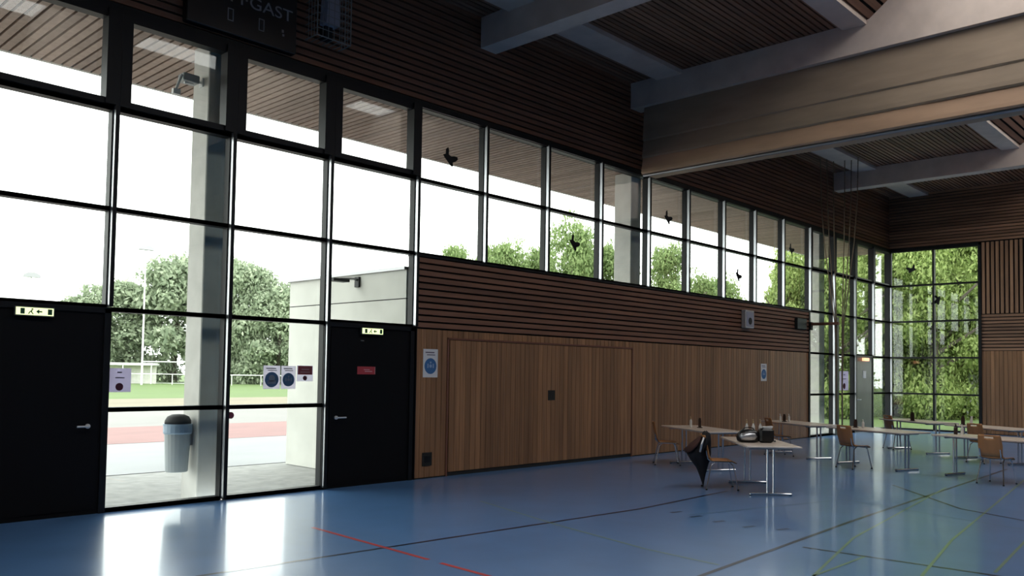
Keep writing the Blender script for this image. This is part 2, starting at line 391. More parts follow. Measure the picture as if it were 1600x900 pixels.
# flush equipment-room gate in the wood wall
g = MB(); g.mi = 1; g.box(7.21, .0, .0, 12.55, .02, 2.33); g.mi = 0
n = 42; q = (12.53-7.25)/n
for i in range(n): g.box(7.25+i*q+.004, -.036, .07, 7.25+(i+1)*q-.004, 0, 2.295)
gate = g.build('door_4', [M['board'], M['dark_back']], kind='structure')
f = MB(); f.box(7.19, -.045, 0, 7.225, 0, 2.335); f.box(12.545, -.045, 0, 12.57, 0, 2.335); f.box(7.19, -.045, 2.305, 12.57, 0, 2.335)
f.build('gate_frame', M['wood_bar'], gate)
f = MB(); f.box(9.80, -.042, 1.24, 10.0, -.036, 1.43); f.box(9.83, -.05, 1.37, 9.97, -.042, 1.385); f.build('handle_recess', M['rubber'], gate)
f = MB(); f.box(7.23, -.02, .0, 12.54, .0, .065); f.build('bottom_gap_shade', M['rubber'], gate)  # dark strip stands for the shade in the gap under the gate

# ------------------------------------------------------------------ ceiling, purlins, beams, skylight
cl = MB()
SK0, SK1 = -5.12, -10.2     # skylight strip
xs = [BACKX]+B+[XE]
cl.mi = 1; cl.box(BACKX, SK0, CEIL+.05, XE, .0, CEIL+.2); cl.box(BACKX, RIGHTY, CEIL+.05, XE, SK1, CEIL+.2)
cl.mi = 0
def cslats(y0, y1):
    n = int(abs(y1-y0)/.115); q = (y1-y0)/n
    for i in range(n):
        a = y0+i*q; cl.box(BACKX, a, CEIL, XE, a+q*.72, CEIL+.045)
cslats(-.05, SK0); cslats(SK1, RIGHTY+.05)
# sloped slatted sides of the skylight well
TOPZ = 9.05; dy = (TOPZ-CEIL)/.76
def slope(y0, s):
    n = 10
    for i in range(n):
        t0, t1 = i/n, (i+.72)/n
        za, zb = CEIL+(TOPZ-CEIL)*t0, CEIL+(TOPZ-CEIL)*t1; ya, yb = y0+s*dy*t0, y0+s*dy*t1
        cl.prism([(ya, za), (yb, zb), (yb-s*.03, zb+.03), (ya-s*.03, za+.03)], 'x', BACKX, XE)
    cl.mi = 1; ya, yb = y0-s*.04, y0+s*dy-s*.04
    cl.prism([(ya, CEIL+.04), (yb, TOPZ+.04), (yb-s*.02, TOPZ+.14), (ya-s*.02, CEIL+.14)], 'x', BACKX, XE); cl.mi = 0
slope(SK0, -1); slope(SK1, 1)
cl.mi = 1; cl.box(BACKX-.3, SK1, CEIL, BACKX, SK0, 9.4); cl.box(XE, SK1, CEIL, XE+.3, SK0, 9.4)
cl.build('ceiling', [M['ceil'], M['dark_back']], kind='structure')
g = MB(); g.box(BACKX, SK1+dy, TOPZ+.06, XE, SK0-dy, TOPZ+.08)
sky = g.build('window_20', M['skyglass'], kind='structure')
f = MB()
for x in xs: f.box(x-.05, SK1+dy-.1, TOPZ, x+.05, SK0-dy+.1, TOPZ+.06)
f.build('skylight_bar', M['alu'], sky)
bl = ['out of view behind the camera side, first of the roof beams', 'second roof beam from the back wall, out of view', 'grey concrete roof beam above the left windows, out of frame',
      'short-looking grey concrete roof beam ending at the slatted wall, nearest of the three seen', 'long grey concrete roof beam directly above the gathered beige curtain',
      'grey concrete roof beam hidden behind the beige curtain', 'farthest grey concrete roof beam below the dark slatted ceiling, before the end wall']
for i, x in enumerate(B):
    b = MB()
    b.prism([(x, BZ), (x+BW, BZ), (x+BW, TOPZ+.02), (x, TOPZ+.02)], 'y', SK1+dy, SK0-dy) if False else None
    # beam web between the walls, deeper inside the skylight well
    prof = [(-.05, BZ), (-.05, CEIL-.005), (SK0, CEIL-.005), (SK0-dy, TOPZ+.0), (SK1+dy, TOPZ+.0), (SK1, CEIL-.005), (RIGHTY+.05, CEIL-.005), (RIGHTY+.05, BZ)]
    b.prism(prof, 'x', x, x+BW)
    b.build('roof_beam', M['beam'], label=bl[i], cat='beam')
# longitudinal purlins
pl = [(-1.33, -.72), (-5.08, -4.66)]
nm = {(0, 2): 'grey concrete purlin at top centre, left of the nearest roof beam', (0, 3): 'grey concrete purlin near the wall between the two nearest roof beams',
      (0, 5): 'grey purlin near the wall just in front of the farthest roof beam', (0, 6): 'short grey purlin end beyond the farthest roof beam by the end wall',
      (1, 3): 'grey purlin beside the skylight slope above the long roof beam, top right', (1, 5): 'grey purlin beside the skylight slope in front of the farthest roof beam'}
for r_, (ya, yb) in enumerate(pl):
    for i in range(len(B)):
        if (r_, i) not in nm: continue
        x0 = B[i]+BW; x1 = (B[i+1] if i+1 < len(B) else XE-.05)
        p = MB(); p.box(x0, ya, CEIL-.09, x1, yb, CEIL-.002)
        p.build('ceiling_purlin', M['beam'], label=nm[r_, i], cat='purlin')

# ------------------------------------------------------------------ gathered dividing curtain under the second visible beam
cur = thing('divider_curtain', 'gathered beige dividing curtain hanging folded under the long roof beam', 'curtain', (12.39, -.32, 0))
def layer(zt, zb, bulge, x0, x1, name, m, seed):
    """one fold lying across both faces, slightly wavy along its length"""
    rnd = random.Random(seed); n = 60; L_ = RIGHTY+.8
    prof = [(x0, zt), (x0-bulge*.35, zt-(zt-zb)*.3), (x0-bulge*.9, zt-(zt-zb)*.75), (x0-bulge, zb+.03), (x0-bulge*.6, zb), (x1+bulge*.6, zb), (x1+bulge, zb+.03), (x1+bulge*.9, zt-(zt-zb)*.75), (x1+bulge*.35, zt-(zt-zb)*.3), (x1, zt)]
    vs = []; fs = []; k = len(prof)
    for j in range(n+1):
        y = L_*j/n; wv = math.sin(y*1.3+seed)*.006+rnd.uniform(-.004, .004)
        for a, z in prof: vs.append((a+(wv if a < .2 else -wv), y, z+rnd.uniform(-.004, .004)))
    for j in range(n):
        for i in range(k-1): fs.append((j*k+i, j*k+i+1, (j+1)*k+i+1, (j+1)*k+i))
        fs.append((j*k+k-1, j*k, (j+1)*k, (j+1)*k+k-1))
    fs += [tuple(range(k)), tuple(range(n*k+k-1, n*k-1, -1))]
    mb = MB(); mb.add(vs, fs); mb.build(name, m, cur)
layer(7.495, 6.76, .05, .12, .50, 'fold', M['curtain'], 1)
layer(6.80, 6.38, .055, .10, .52, 'fold', M['curtain'], 2)
layer(6.42, 6.04, .06, .09, .53, 'hem', M['curtain_hem'], 3)
t = MB(); t.tube([(.12, 0, 6.015), (.12, RIGHTY+.8, 6.015)], .03, 8); t.build('bottom_tube', M['steel'], cur)

# ------------------------------------------------------------------ eave, columns, annex outside
e = MB(); EZ = 6.27; EY = 2.95; e.mi = 1; e.box(BACKX, .3, EZ+.05, XE+1.2, EY, EZ+.3)
e.mi = 2; e.box(BACKX, EY-.06, EZ+.0, XE+1.2, EY+.02, EZ+.34); e.mi = 0
x = BACKX
while x < XE+1.1:
    e.box(x, .14, EZ, x+.105, EY-.06, EZ+.04); x += .14
e.build('eave_soffit', [M['soffit'], M['dark_back'], M['concrete']], kind='structure')
cols = []
for i, (x, lab) in enumerate(((2.985, 'square concrete column outside the left window, with a bin on it'), (12.93, 'square concrete column behind the middle of the ribbon window'), (22.86, 'concrete column outside the far glazed corner, behind the dark post'))):
    b = MB(); b.bbox(x, .30, -.06, x+.38, .76, EZ, .012); cols.append(b.build('concrete_column', M['concrete'], label=lab, cat='column'))
a = thing('annex_building', 'low pale concrete annex standing outside behind the right-hand black door', 'building', (6.41, .135, -.05))
b = MB(); b.box(0, 0, 0, 6, 3.50, 2.995); b.mi = 1; b.box(.008, 0, 2.996, 6, 3.495, 3.012); b.mi = 0; b.box(0, 0, 3.012, 6, 3.50, 3.48); b.build('wall', [M['panel'], M['dark_back']], a)
b = MB(); b.box(-.05, 0, 3.48, 6.05, 3.56, 3.53); b.build('roof_edge', M['steel'], a)
lp = thing('wall_lamp', 'small dark lamp on the annex wall just under its roof edge', 'lamp', (6.41, 1.45, 3.33))
b = MB(); b.tube([(0, 0, 0), (-.10, 0, .02), (-.35, .05, 0)], .02, 6); b.build('arm', M['steel'], lp)
b = MB(); b.box(-.55, -.05, -.05, -.22, .13, .0); b.build('lamp_head', M['black'], lp); b = MB(); b.box(-.04, -.06, -.12, 0, .06, .06); b.build('mounting_plate', M['black'], lp)

# ------------------------------------------------------------------ ground outside
def slab(name, m, x0, y0, x1, y1, zt):
    b = MB(); b.box(x0, y0, -.30, x1, y1, zt); return b.build(name, m, kind='structure')
slab('paving', M['paving'], -20, .30, 29.5, 3.9, -.06)
slab('asphalt_path', M['asphalt'], -30, 3.9, 29.5, 9.6, -.05)
slab('running_track', M['track'], -30, 9.6, 26, 15.0, -.045)
slab('pale_path', M['pale'], -30, 15.0, 27, 26.5, -.05)
slab('sandy_strip', M['sand'], -40, 26.5, 29.5, 37, -.05)
slab('lawn', M['grass'], -60, 37, 140, 170, -.05); b = MB(); b.box(29.5, -60, -.3, 140, 37, -.06); b.build('lawn', M['grass'], kind='structure')
b = MB()
rnd = random.Random(4)
for i in range(70):
    x = .9+rnd.uniform(-.16, .16)+1.1; y = 3.86+rnd.uniform(-.08, .08); hh = rnd.uniform(.05, .14); dx, dy2 = rnd.uniform(-.06, .06), rnd.uniform(-.06, .06)
    b.add([(x-.012, y, -.06), (x+.012, y, -.06), (x+dx, y+dy2, -.06+hh)], [(0, 1, 2)])
b.build('weed_tuft', M['weed'], label='small yellowish weed tuft in the joint between paving and asphalt', cat='weed', recalc=False)

# ------------------------------------------------------------------ trees
def crown_mesh(name, seed, m, dense=1.0, n=5200, q=.030):
    """unit crown: z 0..1, radius about .5, built of leaf sprays scattered over lumps"""
    rnd = random.Random(seed); lumps = []
    for i in range(46):
        z = rnd.uniform(.04, .93); rr = .42*math.sin(math.pi*min(1, (z*.85+.12)))**.7; t = rnd.uniform(0, 6.28); d = rr*rnd.uniform(.2, .8)
        lumps.append((d*math.cos(t), d*math.sin(t), z, rnd.uniform(.10, .19)))
    b = MB(); V = b.v; Fc = b.f
    for i in range(n):
        L = lumps[i % len(lumps)]; d = Vector((rnd.gauss(0, 1), rnd.gauss(0, 1), rnd.gauss(0, 1))).normalized(); rr = L[3]*rnd.uniform(.55, 1.05)
        c = Vector((L[0], L[1], L[2]))+Vector((d.x*rr, d.y*rr, d.z*rr*.75))
        a1 = Vector((rnd.gauss(0, 1), rnd.gauss(0, 1), rnd.gauss(0, 1))).normalized()*q*rnd.uniform(.5, 1.3); a2 = a1.cross(d+Vector((.01, .02, .03))).normalized()*a1.length*.8
        k = len(V); V += [tuple(c-a1), tuple(c+a2*.6), tuple(c+a1), tuple(c-a2*.6)]; Fc.append((k, k+1, k+2, k+3))
    b.m = [0]*len(Fc)
    o = b.build(name, m, recalc=False); me = o.data; bpy.data.objects.remove(o); return me
def trunk_mesh(seed):
    rnd = random.Random(seed); b = MB()
    b.tube([(0, 0, 0), (.01, .005, .3), (-.01, .01, .6), (0, 0, .85)], [.028, .022, .016, .006], 8)
    for i in range(7):
        t = rnd.uniform(0, 6.28); z = rnd.uniform(.25, .6); b.tube([(0, 0, z), (.15*math.cos(t), .15*math.sin(t), z+.1), (.30*math.cos(t), .30*math.sin(t), z+.22)], [.012, .008, .003], 5)
    o = b.build('trunk', M['bark']); me = o.data; bpy.data.objects.remove(o); return me
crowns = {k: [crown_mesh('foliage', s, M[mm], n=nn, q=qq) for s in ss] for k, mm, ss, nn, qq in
          (('grey', 'leaf_haze', (1, 2, 3), 15000, .024), ('mid', 'leaf_mid', (4, 5, 6), 20000, .017), ('fresh', 'leaf_fresh', (7, 8, 9), 30000, .0145))}
trunks = [trunk_mesh(s) for s in (1, 2)]
def tree(i, kind, x, y, h, w, base, lab, group=None):
    t = thing('leafy_tree' if kind != 'bush' else 'leafy_bush', lab, 'tree', (x, y, -.06), i*1.9, group)
    me = crowns['fresh' if kind == 'bush' else kind][i % 3]
    o = bpy.data.objects.new('foliage', me); C.objects.link(o); o.parent = t; o.location = (0, 0, base); o.scale = (w, w, (h-base)*1.0)
    o = bpy.data.objects.new('trunk', trunks[i % 2]); C.objects.link(o); o.parent = t; o.scale = (h*.9, h*.9, h*.9)
TR = [
 ('grey', 33.5, 88.9, 10.8, 11.0, .2, 'haze-greyed tree at the far left of the field, seen beside the left black door'),
 ('grey', 37.9, 88.9, 11.6, 11.7, .2, 'haze-greyed tree left of the tall tree behind the first floor-length window'),
 ('grey', 41.9, 85.2, 15.3, 14.0, .2, 'tallest haze-greyed tree, behind the concrete column with the bin'),
 ('grey', 46.2, 81.4, 14.6, 13.2, .2, 'tall haze-greyed tree just right of the concrete column with the bin'),
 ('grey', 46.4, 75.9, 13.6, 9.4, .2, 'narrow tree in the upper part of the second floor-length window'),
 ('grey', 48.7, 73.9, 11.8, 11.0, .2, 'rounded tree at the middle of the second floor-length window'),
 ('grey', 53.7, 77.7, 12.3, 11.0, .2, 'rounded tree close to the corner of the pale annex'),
 ('mid', 39.3, 35.2, 11.0, 5.7, 1.5, 'tree top peeping above the sill in the first ribbon window pane'),
 ('mid', 39.6, 32.0, 10.2, 5.5, 1.5, 'tree top behind the right part of the first ribbon pane'),
 ('mid', 39.3, 29.6, 10.9, 5.1, 1.5, 'pointed tree top in the second ribbon window pane'),
 ('mid', 42.0, 29.0, 10.6, 6.1, 1.5, 'tree top at the right of the second ribbon pane'),
 ('mid', 36.3, 21.2, 11.0, 5.5, 1.0, 'large full tree behind the third ribbon window pane'),
 ('mid', 39.2, 20.4, 9.9, 5.5, 1.0, 'tree beside the second concrete column, fourth ribbon pane'),
 ('mid', 37.7, 15.6, 9.0, 4.6, 1.0, 'tree in the pane right of the second concrete column'),
 ('mid', 42.2, 16.0, 8.0, 4.2, 1.0, 'small tree low in the sixth ribbon window pane'),
 ('mid', 50.3, 19.0, 8.8, 5.0, 1.0, 'thin pale tree low in the seventh ribbon window pane'),
 ('fresh', 33.8, 6.4, 7.8, 4.0, .1, 'fresh green tree in the last ribbon pane before the far glazed corner'),
 ('fresh', 35.2, 5.0, 9.0, 5.8, .1, 'fresh green tree behind the far column, left of the ropes'),
 ('fresh', 38.5, 5.6, 10.6, 6.8, .1, 'fresh green tree behind the gathered ropes'),
 ('fresh', 40.2, 4.0, 10.6, 6.8, .1, 'bright green tree behind the grey door in the far corner'),
 ('fresh', 38.6, 1.7, 9.6, 6.0, .1, 'bright green tree at the left of the end window'),
 ('fresh', 43.8, 2.9, 12.6, 7.5, .1, 'bright green tree behind the middle post of the end window'),
 ('fresh', 41.6, .6, 11.4, 6.5, .1, 'bright green tree in the right half of the end window'),
 ('fresh', 45.5, -.4, 12.4, 8.1, .1, 'tall green tree farther back at the right edge of the end window'),
 ('fresh', 45.6, 8.0, 13.0, 9.4, .1, 'broad green tree behind the far corner trees'),
 ('fresh', 48.0, 3.4, 14.0, 10.0, .1, 'tall green tree in the back row of the end window'),
 ('fresh', 37.5, -6.5, 10.5, 7.5, .1, 'green tree beside the hall outside, hidden behind the near part of the far wood wall'),  # this and the next two: unseen, added for the glass reflections
 ('fresh', 38.5, -13.0, 11.5, 8.5, .1, 'green tree outside behind the middle of the far wood wall, out of view'),
 ('fresh', 39.0, -20.0, 11.0, 8.0, .1, 'green tree outside behind the far corner of the wood wall, out of view'),
]
for i, (k, x, y, h, w_, b0, lab) in enumerate(TR): tree(i, k, x, y, h, w_, b0, lab)
for i, (x, y, lab) in enumerate(((44.0, 6.6, 'low bush at the lawn edge, left in the far glazing'), (44.8, 4.2, 'low bush at the lawn edge left of the end window'), (45.2, 2.0, 'low bush at the lawn edge in the middle of the end window'), (45.5, .0, 'low bush at the lawn edge in the right half of the end window'), (45.6, -2.2, 'low bush at the lawn edge by the right frame of the end window'))):
    tree(30+i, 'bush', x, y, 3.4, 3.2, .0, lab)

# ------------------------------------------------------------------ field furniture
def mast(x, y, h, lab):
    t = thing('floodlight_mast', lab, 'mast', (x, y, -.05))
    b = MB(); b.tube([(0, 0, 0), (0, 0, h)], [.11, .06], 8); b.build('pole', M['rail'], t)
    b = MB(); b.prism([(-.75, h-.1), (.75, h-.1), (.7, h+.12), (.3, h+.35), (-.3, h+.35), (-.7, h+.12)], 'y', -.25, .25); b.build('lamp_head', M['steel'], t)
mast(32.7, 72.2, 13.3, 'thin floodlight mast standing before the trees, left window'); mast(23.6, 75.5, 10.0, 'floodlight mast head showing above the left black door')
g = thing('football_goal', 'white football goal frame on the far lawn', 'goal', (37.1, 77.1, -.05), math.radians(-40))
b = MB()
b.tube([(-2.2, 0, 0), (-2.2, 0, 2.3), (2.2, 0, 2.3), (2.2, 0, 0)], .07, 6); b.build('goal_frame', M['rail'], g)
b = MB()
for s in (-2.2, 2.2): b.tube([(s, 0, 2.3), (s, .8, 2.2), (s, 1.6, 0), (s, 0, 0)], .035, 5)
b.tube([(-2.2, 1.6, .03), (2.2, 1.6, .03)], .035, 5)
for k in range(9): b.tube([(-2.2+k*.55, .05, 2.28), (-2.2+k*.55, 1.55, .05)], .008, 4)
b.build('net_frame', M['rail'], g)
g = thing('team_shelter', 'flat-roofed white shelter at the field edge beside the left black door', 'shelter', (33.6, 78.4, -.05), math.radians(-40))
b = MB(); b.box(-3, -.8, 1.9, 3, .8, 2.15); b.build('roof', M['rail'], g)
b = MB(); b.box(-2.9, .7, 0, 2.9, .76, 1.9); b.build('back_panel', M['concrete'], g)
for s in (-2.8, 0, 2.8): b = MB(); b.tube([(s, -.7, 0), (s, -.7, 1.9)], .06, 6); b.build('post', M['rail'], g)
r_ = thing('field_railing', 'white tubular railing along the far edge of the lawn', 'railing', (36.0, 71.7, -.05), math.radians(-37))
b = MB()
b.tube([(-9, 0, 1.05), (14, 0, 1.05)], .045, 6); b.build('top_rail', M['rail'], r_)
for k in range(9): b = MB(); b.tube([(-9+k*2.85, 0, 0), (-9+k*2.85, 0, 1.05)], .04, 6); b.build('post', M['rail'], r_)
p = thing('white_pole', 'thin white pole on the lawn, right half of the end window', 'pole', (40.6, .95, -.06))
b = MB(); b.tube([(0, 0, 0), (0, 0, 3.3)], .045, 8); b.build('pole', M['rail'], p); b = MB(); b.box(-.04, -.9, .6, .0, -.06, 2.9); b.build('white_panel', M['rail'], p)  # plain white panel right of the pole

# ------------------------------------------------------------------ wall furniture
def exit_sign(xa, xb, zb, lab):
    t = thing('exit_sign', lab, 'exit sign', ((xa+xb)/2, -.075, zb)); w_ = (xb-xa)/2; h_ = .085
    b = MB(); b.box(-w_-.01, -.03, -.01, w_+.01, .012, h_+.01); b.build('housing', M['steel'], t)
    b = MB(); b.box(-w_, -.036, 0, w_, -.0305, h_); b.build('lit_panel', M['exit'], t)
    b = MB(); f = -.0385; k = -.0365
    b.box(-w_*.78, f, .01, -w_*.55, k, h_-.01)                     
    b.build('door_symbol', M['green_dark'], t); b = MB()
    b.tube([(-w_*.35, -.037, .012), (-w_*.28, -.037, .035), (-w_*.16, -.037, .055)], .006, 5); b.tube([(-w_*.10, -.037, .012), (-w_*.20, -.037, .035), (-w_*.16, -.037, .055)], .006, 5); b.box(-w_*.2, f, .06, -w_*.1, k, .075)
    b.build('running_figure', M['green_dark'], t); b = MB()
    b.add([(w_*.05, f, .042), (w_*.22, f, .07), (w_*.22, f, .014), (w_*.05, k, .042), (w_*.22, k, .07), (w_*.22, k, .014)], [(0, 1, 2), (3, 5, 4), (0, 3, 4, 1), (1, 4, 5, 2), (2, 5, 3, 0)]); b.box(w_*.22, f, .034, w_*.38, k, .05)
    b.build('arrow', M['green_dark'], t); b = MB()
    b.box(w_*.68, f, .01, w_*.92, k, h_-.01)
    b.build('end_symbol', M['green_dark'], t)
exit_sign(.60, .99, 2.335, 'lit green and white exit sign above the left black door')
exit_sign(5.37, 5.76, 2.325, 'lit green and white exit sign above the black door beside the wood wall')
t = thing('exit_lamp', 'small orange-lit lamp above the grey door in the far corner', 'lamp', (25.5, -.07, 2.30))
b = MB(); b.bbox(-.22, -.07, 0, .22, 0, .10); b.build('housing', M['exit_red'], t)
t = thing('door_notice', 'red notice plate with pale lettering on the black door', 'sign', (5.50, -.046, 1.76))
b = MB(); b.box(-.17, -.006, -.06, .17, 0, .06); b.build('plate', M['red'], t)
b = MB(); b.box(-.03, -.009, -.02, .11, -.006, -.008); b.box(-.05, -.009, .008, .06, -.006, .018); b.box(.160, -.009, -.055, .166, -.006, .055); b.build('lettering', M['pinkish'], t)
t = thing('small_notice', 'tiny pale square notice on the grey door in the far corner', 'sign', (25.55, -.046, 1.86))
b = MB(); b.box(-.13, -.005, -.12, .13, 0, .12); b.build('plate', M['paper'], t)

def disc(mb, cx, cz, r, y0, y1, n=20, rx=1):
    vs = [(cx+r*rx*math.cos(2*math.pi*k/n), y, cz+r*math.sin(2*math.pi*k/n)) for y in (y0, y1) for k in range(n)]
    mb.add(vs, [tuple(range(n)), tuple(range(2*n-1, n-1, -1))]+[(k, (k+1) % n, n+(k+1) % n, n+k) for k in range(n)])
def poster(xa, xb, za, zb, y, lab, style, name='poster'):
    G = (lambda k: M[k]) if y < 0 else (lambda k: M[{'paper': 'g_paper', 'paper_lilac': 'g_lilac', 'blue': 'g_blue', 'blue_pale': 'g_blue_pale', 'red': 'g_red', 'red_dark': 'g_redd', 'ink': 'g_ink', 'pinkish': 'g_pink'}[k]])
    t = thing(name, lab, 'poster', ((xa+xb)/2, y, za)); w_ = (xb-xa)/2; h_ = zb-za
    b = MB(); b.box(-w_, -.003, 0, w_, 0, h_); b.build('sheet', G('paper_lilac') if style == 'lilac' else G('paper'), t)
    f0, f1 = -.006, -.003; b = MB()
    if style == 'lilac':
        b.box(-w_*.15, f0, h_*.80, w_*.22, f1, h_*.85); b.box(-w_*.3, f0, h_*.58, w_*.45, f1, h_*.62); b.build('lettering', G('ink'), t)
        b = MB(); disc(b, w_*.05, h_*.22, h_*.16, f0, f1); b.build('emblem', G('red_dark'), t)
    elif style in ('mask', 'ring', 'wall'):
        b.box(-w_*.7, f0, h_*.86, w_*.5, f1, h_*.90); b.box(-w_*.5, f0, h_*.78, w_*.6, f1, h_*.81); b.build('lettering', G('ink'), t)
        b = MB(); cz = h_*.40; r = min(w_*.82, h_*.33); disc(b, 0, cz, r, f0, f1); b.build('blue_disc', G('blue'), t)
        b = MB()
        if style == 'mask':
            disc(b, 0, cz+r*.15, r*.45, -.008, f0, 16); b.box(-r*.62, -.008, cz-r*.55, r*.62, f0, cz-r*.12)
        else:
            b.box(-r*.55, -.008, cz-r*.25, -r*.35, f0, cz+r*.30); b.box(r*.35, -.008, cz-r*.25, r*.55, f0, cz+r*.30); disc(b, 0, cz+r*.45, r*.14, -.008, f0, 10); disc(b, 0, cz, r*.22, -.008, f0, 12)
        b.build('pictogram', G('blue_pale'), t)
    elif style == 'red':
        b.box(-w_*.9, f0, h_*.42, w_*.9, f1, h_*.97); b.build('red_field', G('red'), t)
        b = MB(); b.box(-w_*.45, -.008, h_*.72, w_*.5, f0, h_*.78); b.box(-w_*.6, -.008, h_*.55, w_*.6, f0, h_*.60); b.build('lettering', G('pinkish'), t)
        b = MB(); disc(b, 0, h_*.2, h_*.15, f0, f1); b.build('emblem', G('red_dark'), t)
    return t
poster(1.665, 1.96, 1.45, 1.745, .044, 'lilac poster with a dark red round emblem on the first floor-length window', 'lilac')
poster(3.79, 4.055, 1.48, 1.81, .044, 'white poster with a blue masked-face disc, left of the row on the second window', 'mask')
poster(4.075, 4.31, 1.48, 1.81, .044, 'white poster with a plain blue disc, middle of the row on the second window', 'ring')
poster(4.33, 4.60, 1.59, 1.82, .044, 'white poster with a red upper field, right of the row on the second window', 'red')
poster(6.66, 6.98, 1.66, 2.13, -.031, 'white poster with a blue disc on the wood wall beside the black door', 'wall')
poster(18.42, 18.74, 1.63, 2.09, -.031, 'white poster on the wood wall far down the hall, below a grey box loudspeaker', 'wall')
poster(23.75, 24.45, 1.35, 1.95, .044, 'pale blue poster on the glass beside the grey door in the far corner', 'lilac')
# outlet, small round knob, clock, second box
t = thing('floor_level_outlet', 'black square wall outlet low on the wood wall beside the flush gate', 'outlet', (6.78, -.031, .205))
b = MB(); b.bbox(-.105, -.014, 0, .105, 0, .22, .004); b.build('cover', M['rubber'], t); b = MB(); b.box(-.06, -.018, .06, .06, -.014, .16); b.build('flap', M['black'], t)
b = MB(); disc(b, 3.255, 1.13, .045, -.075, -.045, 16); b.build('round_knob', M['red_dark'], label='small dark red round knob on the window post below the middle rail', cat='knob')
t = thing('wall_loudspeaker', 'pale grey box loudspeaker on the slats below the far part of the ribbon window', 'speaker', (17.55, -.046, 2.99))
b = MB(); b.bbox(-.23, -.12, 0, .23, 0, .46, .01); b.build('housing', M['concrete'], t)
b = MB(); b.bbox(-.19, -.13, .04, .19, -.12, .42, .004); b.build('front_grille', M['speaker'], t); b = MB(); disc(b, 0, .18, .09, -.136, -.13, 20); b.build('speaker_cone', M['rubber'], t)
t = thing('wall_sounder', 'small dark box on the slats close to the far glazing', 'box', (20.7, -.046, 3.12))
b = MB(); b.bbox(-.3, -.09, 0, .3, 0, .3, .01); b.build('housing', M['hbar'], t)
# scoreboard
t = thing('scoreboard', 'black scoreboard with grey HEIM and GAST lettering high on the slatted wall', 'scoreboard', (2.42, -.05, 6.26))
b = MB(); b.bbox(0, -.13, 0, 1.62, 0, 1.35, .01); b.build('housing', M['score'], t)
text_obj('lettering', 'HEIM·GAST', .235, M['lettering'], t, (.86, -.133, .51), sx=1.18)
def seven(mb, x, z, w_, h_, s):
    d = .012; f0, f1 = -.136, -.13
    segs = {'a': (0, h_-d, w_, h_), 'd': (0, 0, w_, d), 'f': (0, h_/2, d, h_), 'e': (0, 0, d, h_/2), 'b': (w_-d, h_/2, w_, h_), 'c': (w_-d, 0, w_, h_/2)}
    for k in s: a, b_, c, d_ = segs[k]; mb.box(x+a, f0, z+b_, x+c, f1, z+d_)
for x, z in ((.56, .17), (1.02, .17)):
    b = MB(); seven(b, x, z, .085, .17, 'abcdef'); b.build('digit', M['lettering'], t)
b = MB(); b.box(1.39, -.136, .20, 1.42, -.13, .23); b.box(1.38, -.136, .25, 1.41, -.13, .29); b.build('period_mark', M['lettering'], t)
# caged loudspeaker
t = thing('caged_loudspeaker', 'pale loudspeaker inside a wire guard cage beside the scoreboard', 'speaker', (4.27, -.05, 6.58))
b = MB(); W_, D_, H_ = .58, .30, 1.2
for i in range(7):
    x = W_*i/6; b.tube([(x, -D_, 0), (x, -D_, H_)], .0055 if 0 < i < 6 else .010, 5); b.tube([(x, 0, 0), (x, -D_, 0)], .005, 5)
for i in range(12): z = H_*i/11; b.tube([(0, 0, z), (0, -D_, z), (W_, -D_, z), (W_, 0, z)], .0055 if i else .010, 5)
for i in range(1, 4): y = -D_*i/4; b.tube([(0, y, 0), (0, y, H_)], .005, 5); b.tube([(W_, y, 0), (W_, y, H_)], .005, 5)
b.build('guard_cage', M['wire'], t)
b = MB(); b.prism([(.18, .25), (.42, .25), (.39, .75), (.21, .75)], 'y', -.26, -.08); b.build('loudspeaker', M['speaker'], t)
b = MB(); b.box(.24, -.14, .06, .37, -.0, .25); b.build('bracket', M['rubber'], t)

# ------------------------------------------------------------------ bird silhouettes stuck on the panes
def bird(x, z, rot, where, wall='left'):
    out = [(-.01, .045), (.05, .055), (.10, .10), (.17, .135), (.20, .10), (.175, .04), (.13, -.015), (.17, -.07), (.135, -.10), (.08, -.085), (.02, -.075), (-.06, -.06), (-.115, -.035), (-.075, .01), (-.11, .09), (-.085, .15), (-.045, .115)]
    c, s = math.cos(rot), math.sin(rot); o2 = [(a*c-b*s, a*s+b*c) for a, b in out]
    b = MB()
    if wall == 'left': b.prism([(a, q) for a, q in o2], 'y', -.002, 0); loc = (x, .0445, z)
    else: b.prism([(a, q) for a, q in o2], 'x', -.002, 0); loc = (XE+.0445, x, z)
    b.build('bird_decal', M['black'], label='black bird-of-prey sticker '+where, cat='sticker', group='bird stickers on the window panes', loc=loc)
bird(7.2, 5.44, -.5, 'high in the first ribbon window pane'); bird(10.6, 4.38, -.6, 'low in the third ribbon window pane, over a tree')
bird(13.99, 5.37, -.5, 'high in the pane right of the second column'); bird(17.29, 4.36, -.7, 'low in the seventh ribbon window pane')
bird(20.35, 5.38, -.5, 'high in the last ribbon pane before the far corner')
bird(-.78, 5.50, -.3, 'in the top left pane of the end window', 'end'); bird(-1.58, 4.42, -1.2, 'beside the middle post of the end window', 'end')

